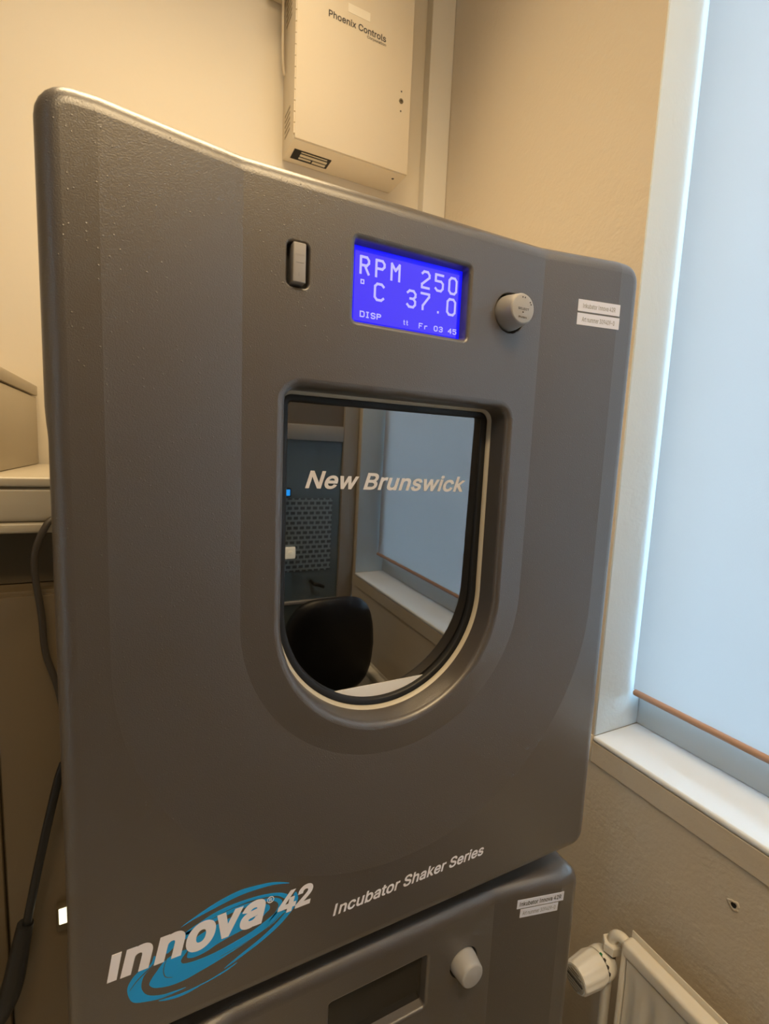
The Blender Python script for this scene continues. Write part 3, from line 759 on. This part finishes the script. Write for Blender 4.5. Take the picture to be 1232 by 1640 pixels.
SWIRL = [
[(0.0279,1.0591),(0.0460,1.0672),(0.0638,1.0730),(0.0833,1.0763),(0.1034,1.0746),(0.1182,1.0716),(0.1341,1.0644),(0.1183,1.0688),(0.1034,1.0705),(0.0834,1.0706),(0.0638,1.0675),(0.0449,1.0639),(0.0369,1.0619)],
[(0.0323,1.0517),(0.0460,1.0572),(0.0588,1.0613),(0.0735,1.0634),(0.0896,1.0633),(0.1038,1.0621),(0.1207,1.0582),(0.1319,1.0520),(0.1374,1.0438),(0.1299,1.0477),(0.1205,1.0549),(0.1036,1.0589),(0.0897,1.0601),(0.0731,1.0593),(0.0588,1.0564),(0.0448,1.0536),(0.0346,1.0486)],
[(0.1414,1.0511),(0.1439,1.0441),(0.1424,1.0373),(0.1364,1.0293),(0.1235,1.0182),(0.1045,1.0076),(0.0839,0.9993),(0.0679,0.9941),(0.0827,1.0021),(0.1016,1.0107),(0.1191,1.0213),(0.1309,1.0317),(0.1375,1.0408),(0.1387,1.0477)],
[(0.1235,1.0364),(0.1309,1.0324),(0.1269,1.0304),(0.1148,1.0224),(0.0939,1.0150),(0.0738,1.0093),(0.0595,1.0055),(0.0447,1.0024),(0.0321,1.0001),(0.0184,1.0002),(0.0061,1.0038),(0.0007,1.0083),(0.0003,1.0129),(0.0063,1.0216),(0.0134,1.0294),(0.0222,1.0326),(0.0334,1.0321),(0.0288,1.0253),(0.0277,1.0217),(0.0310,1.0180),(0.0448,1.0162),(0.0636,1.0173),(0.0869,1.0219),(0.1001,1.0260),(0.1147,1.0328)],
[(0.0333,1.0259),(0.0339,1.0228),(0.0402,1.0208),(0.0506,1.0218),(0.0639,1.0261),(0.0837,1.0298),(0.0982,1.0306),(0.1090,1.0389),(0.1135,1.0428),(0.1123,1.0477),(0.1056,1.0505),(0.0898,1.0508),(0.0736,1.0493),(0.0565,1.0463),(0.0414,1.0414),(0.0356,1.0330)],
[(0.0124,1.0433),(0.0207,1.0496),(0.0363,1.0520),(0.0588,1.0554),(0.0737,1.0584),(0.0934,1.0581),(0.1143,1.0548),(0.1245,1.0495),(0.1266,1.0439),(0.1215,1.0350),(0.1124,1.0272),(0.1201,1.0370),(0.1227,1.0433),(0.1186,1.0494),(0.1055,1.0538),(0.0935,1.0549),(0.0737,1.0541),(0.0588,1.0516),(0.0391,1.0466),(0.0239,1.0420),(0.0156,1.0364)],
[(0.0043,1.0391),(0.0010,1.0314),(-0.0074,1.0295),(-0.0142,1.0243),(-0.0185,1.0159),(-0.0176,1.0061),(-0.0136,0.9983),(-0.0037,0.9938),(0.0111,0.9903),(0.0320,0.9910),(0.0185,0.9925),(0.0094,0.9941),(-0.0010,0.9993),(-0.0059,1.0066),(-0.0068,1.0140),(-0.0042,1.0226),(0.0028,1.0291),(0.0059,1.0344)],
[(0.0075,0.9888),(0.0275,0.9864),(0.0509,0.9878),(0.0686,0.9917),(0.0809,0.9950),(0.0722,0.9909),(0.0589,0.9879),(0.0447,0.9859),(0.0331,0.9837),(0.0190,0.9845)],
]
up_inc = incubator(0.0, 'dark grey shaker incubator on top, with the lit blue display and the round-bottomed window', True)
lo_inc = incubator(-0.87, 'dark grey shaker incubator underneath, its small display dark and switched off', False)

# ---------------------------------------------------------------- wall cabinet
CB = thing('control_cabinet', (0.48, YB, 2.24), 'cream metal controls cabinet hung high on the back wall, black lettering on its door', 'cabinet')
bx0, bx1, by0, bz0, bz1 = 0.329, 0.631, 0.760, 2.24, 2.82
bm = bmesh.new(); bm_box(bm, bx0, bx1, by0, YB - 0.001, bz0, bz1, 0.0015, 2)
put('cabinet_body', bm_mesh(bm), CREAM, CB)
cd = put('cabinet_door', box(bx0 + 0.003, bx1 + 0.001, by0 - 0.004, by0 - 0.0004, bz0 + 0.002, bz1 - 0.002, 0.0012, 2), CREAM, CB)
hz = bz0 + 0.01
while hz < bz1 - 0.04:
    put('hinge_knuckle', lathe([(0, 0.0022), (0.0215, 0.0022)], (bx0 + 0.0015, by0 - 0.003, hz), (0, 0, 1), 10), CREAM, cd); hz += 0.0235
put('cabinet_lettering', join([text_mesh('Phoenix Controls', 0.4068, 0.5562, 2.5245, 2.5395, by0 - 0.004, 0.0003, 0.018),
                               text_mesh('Corporation', 0.5055, 0.5565, 2.5145, 2.5222, by0 - 0.004, 0.0003, 0.012)]), INK_D, cd)
put('sticker', box(0.455, 0.512, by0 - 0.0044, by0 - 0.0039, 2.553, 2.572), mat('faded_sticker', (0.84, 0.78, 0.66), rough=0.4), cd)
lk = put('door_lock', lathe([(0, 0.0060), (0.0012, 0.0060), (0.0018, 0.0050), (0.0018, 0.0)], (0.605, by0 - 0.004, 2.409), (0, -1, 0), 24, 30, True, False), mat('lock_brass', (0.22, 0.19, 0.13), rough=0.35, metal=0.8), cd)
put('lock_slot', box(0.6015, 0.6085, by0 - 0.0062, by0 - 0.0057, 2.4083, 2.4097), RECESS, cd)
for z in (2.4315, 2.3858):
    put('screw', lathe([(0, 0.0020), (0.0008, 0.0018), (0.0010, 0.0)], (0.605, by0 - 0.004, z), (0, -1, 0), 14, 30, True, False), INK_D, cd)
NP = put('name_plate', box(0.3433, 0.4375, 0.7945, 0.8370, bz0 - 0.0008, bz0 - 0.0001), RECESS, CB, label='black maker plate with pale boxes on the underside')
pl_m = mat('plate_field', (0.62, 0.56, 0.44), rough=0.5)
for q in ((0.362, 0.428, 0.7990, 0.8030), (0.362, 0.431, 0.8085, 0.8180), (0.362, 0.393, 0.8225, 0.8295), (0.397, 0.431, 0.8225, 0.8320)):
    put('plate_field', box(q[0], q[1], q[2], q[3], bz0 - 0.0011, bz0 - 0.0007), pl_m, NP)
put('knockout_hole', lathe([(0, 0.0032), (0.0006, 0.0032)], (0.606, 0.787, bz0 - 0.0007), (0, 0, 1), 16), RECESS, CB)
for i in range(5):
    put('vent_slot', box(bx0 - 0.0006, bx0 + 0.001, 0.790, 0.835, 2.275 + i * 0.012, 2.280 + i * 0.012), mat('slot_shadow', (0.30, 0.25, 0.17), rough=0.7), CB)
    put('vent_slot', box(bx0 - 0.0006, bx0 + 0.001, 0.790, 0.835, 2.520 + i * 0.012, 2.525 + i * 0.012), MATS['slot_shadow'], CB)
tag(put('cable_duct', box(0.285, 0.328, 0.800, YB - 0.0005, 2.585, 2.82, 0.004, 2), CREAM), 'small cream cable duct beside the top left of the controls cabinet', 'duct')
tag(put('wall_cable', tube([(0.318, 0.826, 2.595), (0.319, 0.832, 2.53), (0.3215, 0.838, 2.46), (0.3255, 0.842, 2.43), (0.3290, 0.843, 2.425)], 0.0032), CREAM), 'thin cream cable running down from the duct into the cabinet side', 'cable')

# ---------------------------------------------------------------- radiator and valve
RD = thing('radiator', (0.735, -0.5, 0.12), 'cream panel radiator on the wall under the window', 'radiator')
ry0, ry1, rx0, rx1, rz0, rz1 = -1.0, 0.010, 0.722, 0.752, 0.14, 0.717
loops = []; y = ry0 + 0.012
flut = []
while y < ry1 - 0.010:
    ph = ((y - ry0) % 0.036) / 0.036
    dpt = 0.0055 * (0.5 - 0.5 * math.cos(2 * PI * min(1, max(0, (ph - 0.1) / 0.8))))
    flut.append((y, dpt)); y += 0.002
for z in (rz0 + 0.002, rz0 + 0.02, rz0 + 0.04, rz1 - 0.075, rz1 - 0.052, rz1 - 0.030):
    s = 0 if z < rz0 + 0.03 or z > rz1 - 0.06 else 1
    loops.append([(rx0 + 0.002 + d * s, yy, z) for yy, d in flut])
put('front_panel', sweep(loops, False, False, False, True, 60), ENAMEL, RD)
put('panel_core', box(rx0 + 0.010, rx1 - 0.002, ry0 + 0.01, ry1 - 0.009, rz0, rz1 - 0.024, 0.002), ENAMEL, RD)
put('top_cover', box(rx0 - 0.001, rx1 - 0.004, ry0, ry1, rz1 - 0.030, rz1 - 0.003, 0.007, 4), ENAMEL, RD)
put('back_rim', box(rx1 - 0.004, rx1 - 0.0015, ry0, ry1, rz0, rz1 + 0.004, 0.0008, 1), ENAMEL, RD)
for yy in (ry0 + 0.001, ry1 - 0.010):
    put('end_cap', box(rx0, rx1 - 0.004, yy, yy + 0.009, rz0, rz1 - 0.020, 0.003, 2), ENAMEL, RD)
for yy in (-0.15, -0.85):
    put('wall_bracket', box(rx1 - 0.002, XW - 0.0008, yy - 0.015, yy + 0.015, 0.25, 0.62), ENAMEL, RD)
VV = thing('radiator_valve', (0.735, 0.03, 0.0), 'white thermostatic radiator valve head left of the radiator, on its bent pipe', 'valve')
put('pipe_bend', tube([(0.737, 0.0105, 0.701), (0.737, 0.018, 0.702), (0.736, 0.028, 0.698), (0.735, 0.034, 0.688), (0.735, 0.035, 0.672)], 0.0085, 14), ENAMEL, VV)
put('hex_nut', lathe([(0, 0.0150), (0.002, 0.0165), (0.016, 0.0165), (0.018, 0.0150)], (0.735, 0.035, 0.663), (0, 0, 1), 6, 20), ENAMEL, VV)
put('valve_body', lathe([(0, 0.010), (0.045, 0.010)], (0.735, 0.037, 0.620), (0, 0, 1), 16), mat('valve_dark', (0.06, 0.05, 0.04), rough=0.5), VV)
vo = (0.738, 0.043, 0.634)
put('collar', lathe([(0, 0.018), (0.003, 0.024), (0.012, 0.026), (0.020, 0.0265), (0.024, 0.0255), (0.0245, 0.020)], vo, (-1, 0, 0), 40), VALVE, VV)
n = 72; prof = [(0.026, 0.0215), (0.027, 0.0262), (0.040, 0.0272), (0.076, 0.0240), (0.080, 0.0225)]
lps = []
for t, r in prof:
    lps.append([(vo[0] - t, vo[1] + math.cos(2 * PI * k / n) * (r + 0.0012 * (1 if k % 6 < 3 else 0) * (0.03 < t < 0.078)), vo[2] + math.sin(2 * PI * k / n) * (r + 0.0012 * (1 if k % 6 < 3 else 0) * (0.03 < t < 0.078))) for k in range(n)])
put('grip', sweep(lps, True, True, True, True, 30), VALVE, VV, label='ribbed white turning head')
put('end_disc', lathe([(0, 0.0205), (0.0012, 0.0205), (0.0016, 0.0195)], (vo[0] - 0.0798, vo[1], vo[2]), (-1, 0, 0), 40), VALVE_G, VV)
for a in range(-3, 4):
    zz = vo[2] + a * 0.005; h = math.sqrt(max(0, 0.017 ** 2 - (a * 0.005) ** 2))
    put('disc_rib', box(vo[0] - 0.0826, vo[0] - 0.0812, vo[1] - h, vo[1] + h, zz - 0.0009, zz + 0.0009), INK_D if a == 0 else mat('rib_grey', (0.28, 0.27, 0.26), rough=0.5), VV)
for i, a in enumerate((100, 120, 142, 165)):
    c = (vo[0] - 0.0255, vo[1] - 0.0 + 0.0245 * -math.cos(math.radians(a)) * -1, vo[2] + 0.0245 * math.sin(math.radians(a)))
    put('scale_mark', box(c[0] - 0.001, c[0] + 0.002, c[1] - 0.002, c[1] + 0.002, c[2] - 0.0015, c[2] + 0.0035), GREENM if i == 0 else INK_D, VV)
put('supply_pipe', tube([(0.735, 0.037, 0.625), (0.735, 0.037, 0.45), (0.735, 0.037, 0.25), (0.735, 0.037, 0.001)], 0.0085, 14, 3), ENAMEL, VV)
# old screw hole with chipped rim in the wall under the sill
SH = thing('wall_plug', (XW, -0.108, 0.859), 'empty screw hole with chipped edges in the wall right of the radiator valve', 'wall plug')
lps = []
for rr_, dx in ((0.0085, 0.0), (0.0075, -0.0010), (0.0055, -0.0013), (0.0042, -0.0006)):
    lps.append([(XW + dx - 0.0002, -0.108 + rr_ * (1 + 0.2 * math.sin(3 * a + 1) + 0.1 * math.sin(7 * a)) * math.cos(a), 0.859 + rr_ * (1 + 0.2 * math.sin(3 * a + 1) + 0.1 * math.sin(7 * a)) * math.sin(a)) for a in [2 * PI * k / 28 for k in range(28)]])
put('chipped_rim', sweep(lps, True, False, False, True, 60), WALL_R, SH)
put('hole', lathe([(0, 0.0040), (0.0005, 0.0040)], (XW - 0.0012, -0.108, 0.859), (1, 0, 0), 14), RECESS, SH)

# ---------------------------------------------------------------- things behind on the left
H1 = thing('equipment_housing', (-0.55, 0.62, 1.462), 'cream lidded equipment housing on the white instrument at the left edge', 'equipment')
put('housing', box(-0.95, -0.20, 0.385, 0.845, 1.464, 1.607, 0.003), mat('housing_beige', (0.46, 0.40, 0.30), rough=0.4), H1)
put('lid', box(-0.952, -0.198, 0.383, 0.847, 1.6095, 1.631, 0.002), MATS['housing_beige'], H1)
I1 = thing('bench_instrument', (-0.55, 0.6, 1.292), 'white instrument with a rounded front edge left of the incubators, grey cable hanging from it', 'instrument')
put('top_plate', box(-1.05, -0.085, 0.395, 0.845, 1.450, 1.4637, 0.003, 3), DULLWHITE, I1)
put('front_rail', box(-1.05, -0.088, 0.400, 0.845, 1.398, 1.4495, 0.008, 4), DULLWHITE, I1)
put('base_plate', box(-1.05, -0.086, 0.398, 0.845, 1.382, 1.3975, 0.004, 3), DULLWHITE, I1)
put('dark_plinth', box(-1.02, -0.09, 0.47, 0.84, 1.292, 1.382), BENCHDARK, I1)
F1 = thing('storage_cupboard', (-0.55, 0.64, 0.0), 'tall brown cupboard standing left of the incubators below the white instrument', 'cupboard')
put('carcass', box(-1.05, -0.088, 0.425, 0.845, 0.0, 1.290, 0.002), BENCHBROWN, F1)
put('cupboard_door', box(-1.045, -0.200, 0.408, 0.4245, 0.05, 1.285, 0.003), BENCHBROWN, F1)
put('side_panel', box(-0.197, -0.090, 0.412, 0.4245, 0.05, 1.285, 0.002), BENCHBROWN, F1)
tag(put('power_cable', tube([(-0.110, 0.405, 1.405), (-0.124, 0.392, 1.395), (-0.140, 0.388, 1.345), (-0.134, 0.388, 1.262), (-0.131, 0.388, 1.204), (-0.117, 0.39, 1.140), (-0.108, 0.40, 1.05)], 0.0046), CABLE), 'dark grey cable hanging under the white instrument', 'cable')
HO = thing('black_hose', (-0.16, 0.37, 0.6), 'black hose with a thick sleeve hanging in front of the brown cupboard', 'hose')
put('hose', tube([(-0.112, 0.375, 1.03), (-0.121, 0.372, 1.00), (-0.143, 0.37, 0.90), (-0.163, 0.37, 0.80), (-0.172, 0.37, 0.75)], 0.0062), BLACK, HO)
put('sleeve', tube([(-0.168, 0.37, 0.785), (-0.178, 0.37, 0.735), (-0.187, 0.37, 0.69), (-0.200, 0.37, 0.655), (-0.225, 0.37, 0.61), (-0.27, 0.38, 0.50)], lambda t: 0.011 + 0.004 * math.sin(PI * t)), BLACK, HO)
IL = thing('bright_spot', (-0.124, 0.41, 0.745), 'glowing rectangle added for a bright spot low between the cupboard and the incubators', 'bright spot')
put('spot_backing', box(-0.134, -0.113, 0.400, 0.413, 0.722, 0.766, 0.002), BENCHDARK, IL)
put('spot_glow', box(-0.130, -0.115, 0.3985, 0.4005, 0.736, 0.764, 0.001), mat('spot_glow', (0.9, 0.85, 0.7), rough=0.3, emit=(1.0, 0.93, 0.62), estr=1.6), IL)  # glowing face added for a small bright spot, not a known lamp

# ---------------------------------------------------------------- seen only as reflections in the window: office chair, wall gadgets
OC = thing('office_chair', (0.62, -0.93, 0.0), 'black office chair seen mirrored in the incubator window', 'chair')
def chair_back():
    W_, H_ = 0.165, 0.36; loops = []; cx, cz, cy = 0.550, 0.845, -0.87
    N = 48
    def out(s):
        pts = []
        for k in range(N):
            a = 2 * PI * k / N; c, d = math.cos(a), math.sin(a)
            ex = 2.0 / 3.4; px = abs(c) ** ex * (1 if c >= 0 else -1); pz = abs(d) ** ex * (1 if d >= 0 else -1)
            w = W_ * (1.0 - 0.12 * max(0, pz)); pts.append((px * w * s, pz * H_ * 0.5 * 1.0 * s))
        return pts
    for s, dy in ((0.0, 0.030), (0.5, 0.032), (0.85, 0.028), (0.96, 0.018), (1.0, 0.0), (0.96, -0.018), (0.85, -0.026), (0.5, -0.03), (0.0, -0.03)):
        loops.append([(cx + x, cy + dy - 0.35 * x * x + 0.10 * z, cz + z) for x, z in out(max(s, 0.001))])
    return sweep(loops, True, False, False, True, 60)
put('backrest', chair_back(), LEATHER, OC)
put('seat', box(0.36, 0.70, -0.87, -0.48, 0.44, 0.52, 0.035, 4), LEATHER, OC)
put('back_bracket', tube([(0.55, -0.75, 0.43), (0.55, -0.90, 0.43), (0.55, -0.93, 0.50), (0.55, -0.91, 0.72)], 0.016), BLACK, OC)
put('gas_column', lathe([(0, 0.028), (0.20, 0.028), (0.20, 0.018), (0.36, 0.018)], (0.55, -0.76, 0.08), (0, 0, 1), 20), BLACK, OC)
for k in range(5):
    a = 2 * PI * k / 5 + 0.3; e = (0.55 + 0.15 * math.cos(a), -0.76 + 0.15 * math.sin(a))
    put('base_arm', tube([(0.55, -0.76, 0.10), ((0.55 + e[0]) / 2, (-0.76 + e[1]) / 2, 0.095), (e[0], e[1], 0.07)], 0.014), BLACK, OC)
    put('caster', lathe([(0, 0.022), (0.02, 0.022)], (e[0] - 0.01, e[1], 0.022), (1, 0, 0), 16), BLACK, OC)
G1 = thing('status_display', (0.496, RY + 0.01, 1.30), 'small blue-lit status display on the rear glazing, seen mirrored in the window', 'display')
put('display_case', box(0.470, 0.522, RY - 0.014, RY + 0.008, 1.298, 1.332, 0.003), BLACK, G1)
put('lit_face', box(0.476, 0.516, RY + 0.008, RY + 0.0095, 1.303, 1.327), mat('blue_lit', (0, 0.1, 0.3), emit=(0.02, 0.35, 1.0), estr=2.5), G1)
G2 = thing('rear_lamp', (0.53, RY, 1.10), 'small round pale lamp on the rear glazed door, seen mirrored in the window', 'lamp')
put('rear_lamp_plate', box(0.507, 0.549, RY - 0.0125, RY - 0.001, 1.047, 1.095, 0.005, 3), mat('pale_lamp', (0.8, 0.74, 0.6), rough=0.4, emit=(1.0, 0.85, 0.6), estr=0.7), G2)  # glowing plate and cap stand for a small lamp mirrored in the glass
put('rear_lamp_cap', lathe([(0, 0.010), (0.006, 0.010), (0.008, 0.007)], (0.528, RY - 0.001, 1.071), (0, 1, 0), 20), MATS['pale_lamp'], G2)
# ceiling fittings above the frame: incubator lamp, and added fill lamp over the room
for nm, lab, (x, y, sx, sy) in (('ceiling_or_fill_luminaire', 'long white ceiling luminaire above the incubators', (0.05, 0.42, 0.47, 0.17)), ('ceiling_or_fill_luminaire', 'long white ceiling housing for the added fill lamp over the middle of the room', (0.15, -1.0, 0.62, 0.17))):
    bm = bmesh.new()
    for q in ((x - sx, x - sx + 0.012, y - sy, y + sy), (x + sx - 0.012, x + sx, y - sy, y + sy), (x - sx + 0.012, x + sx - 0.012, y - sy, y - sy + 0.012), (x - sx + 0.012, x + sx - 0.012, y + sy - 0.012, y + sy)):
        bm_box(bm, *q, 3.02, ZC - 0.0005)
    tag(put(nm, bm_mesh(bm, False), CASING), lab, 'ceiling light')
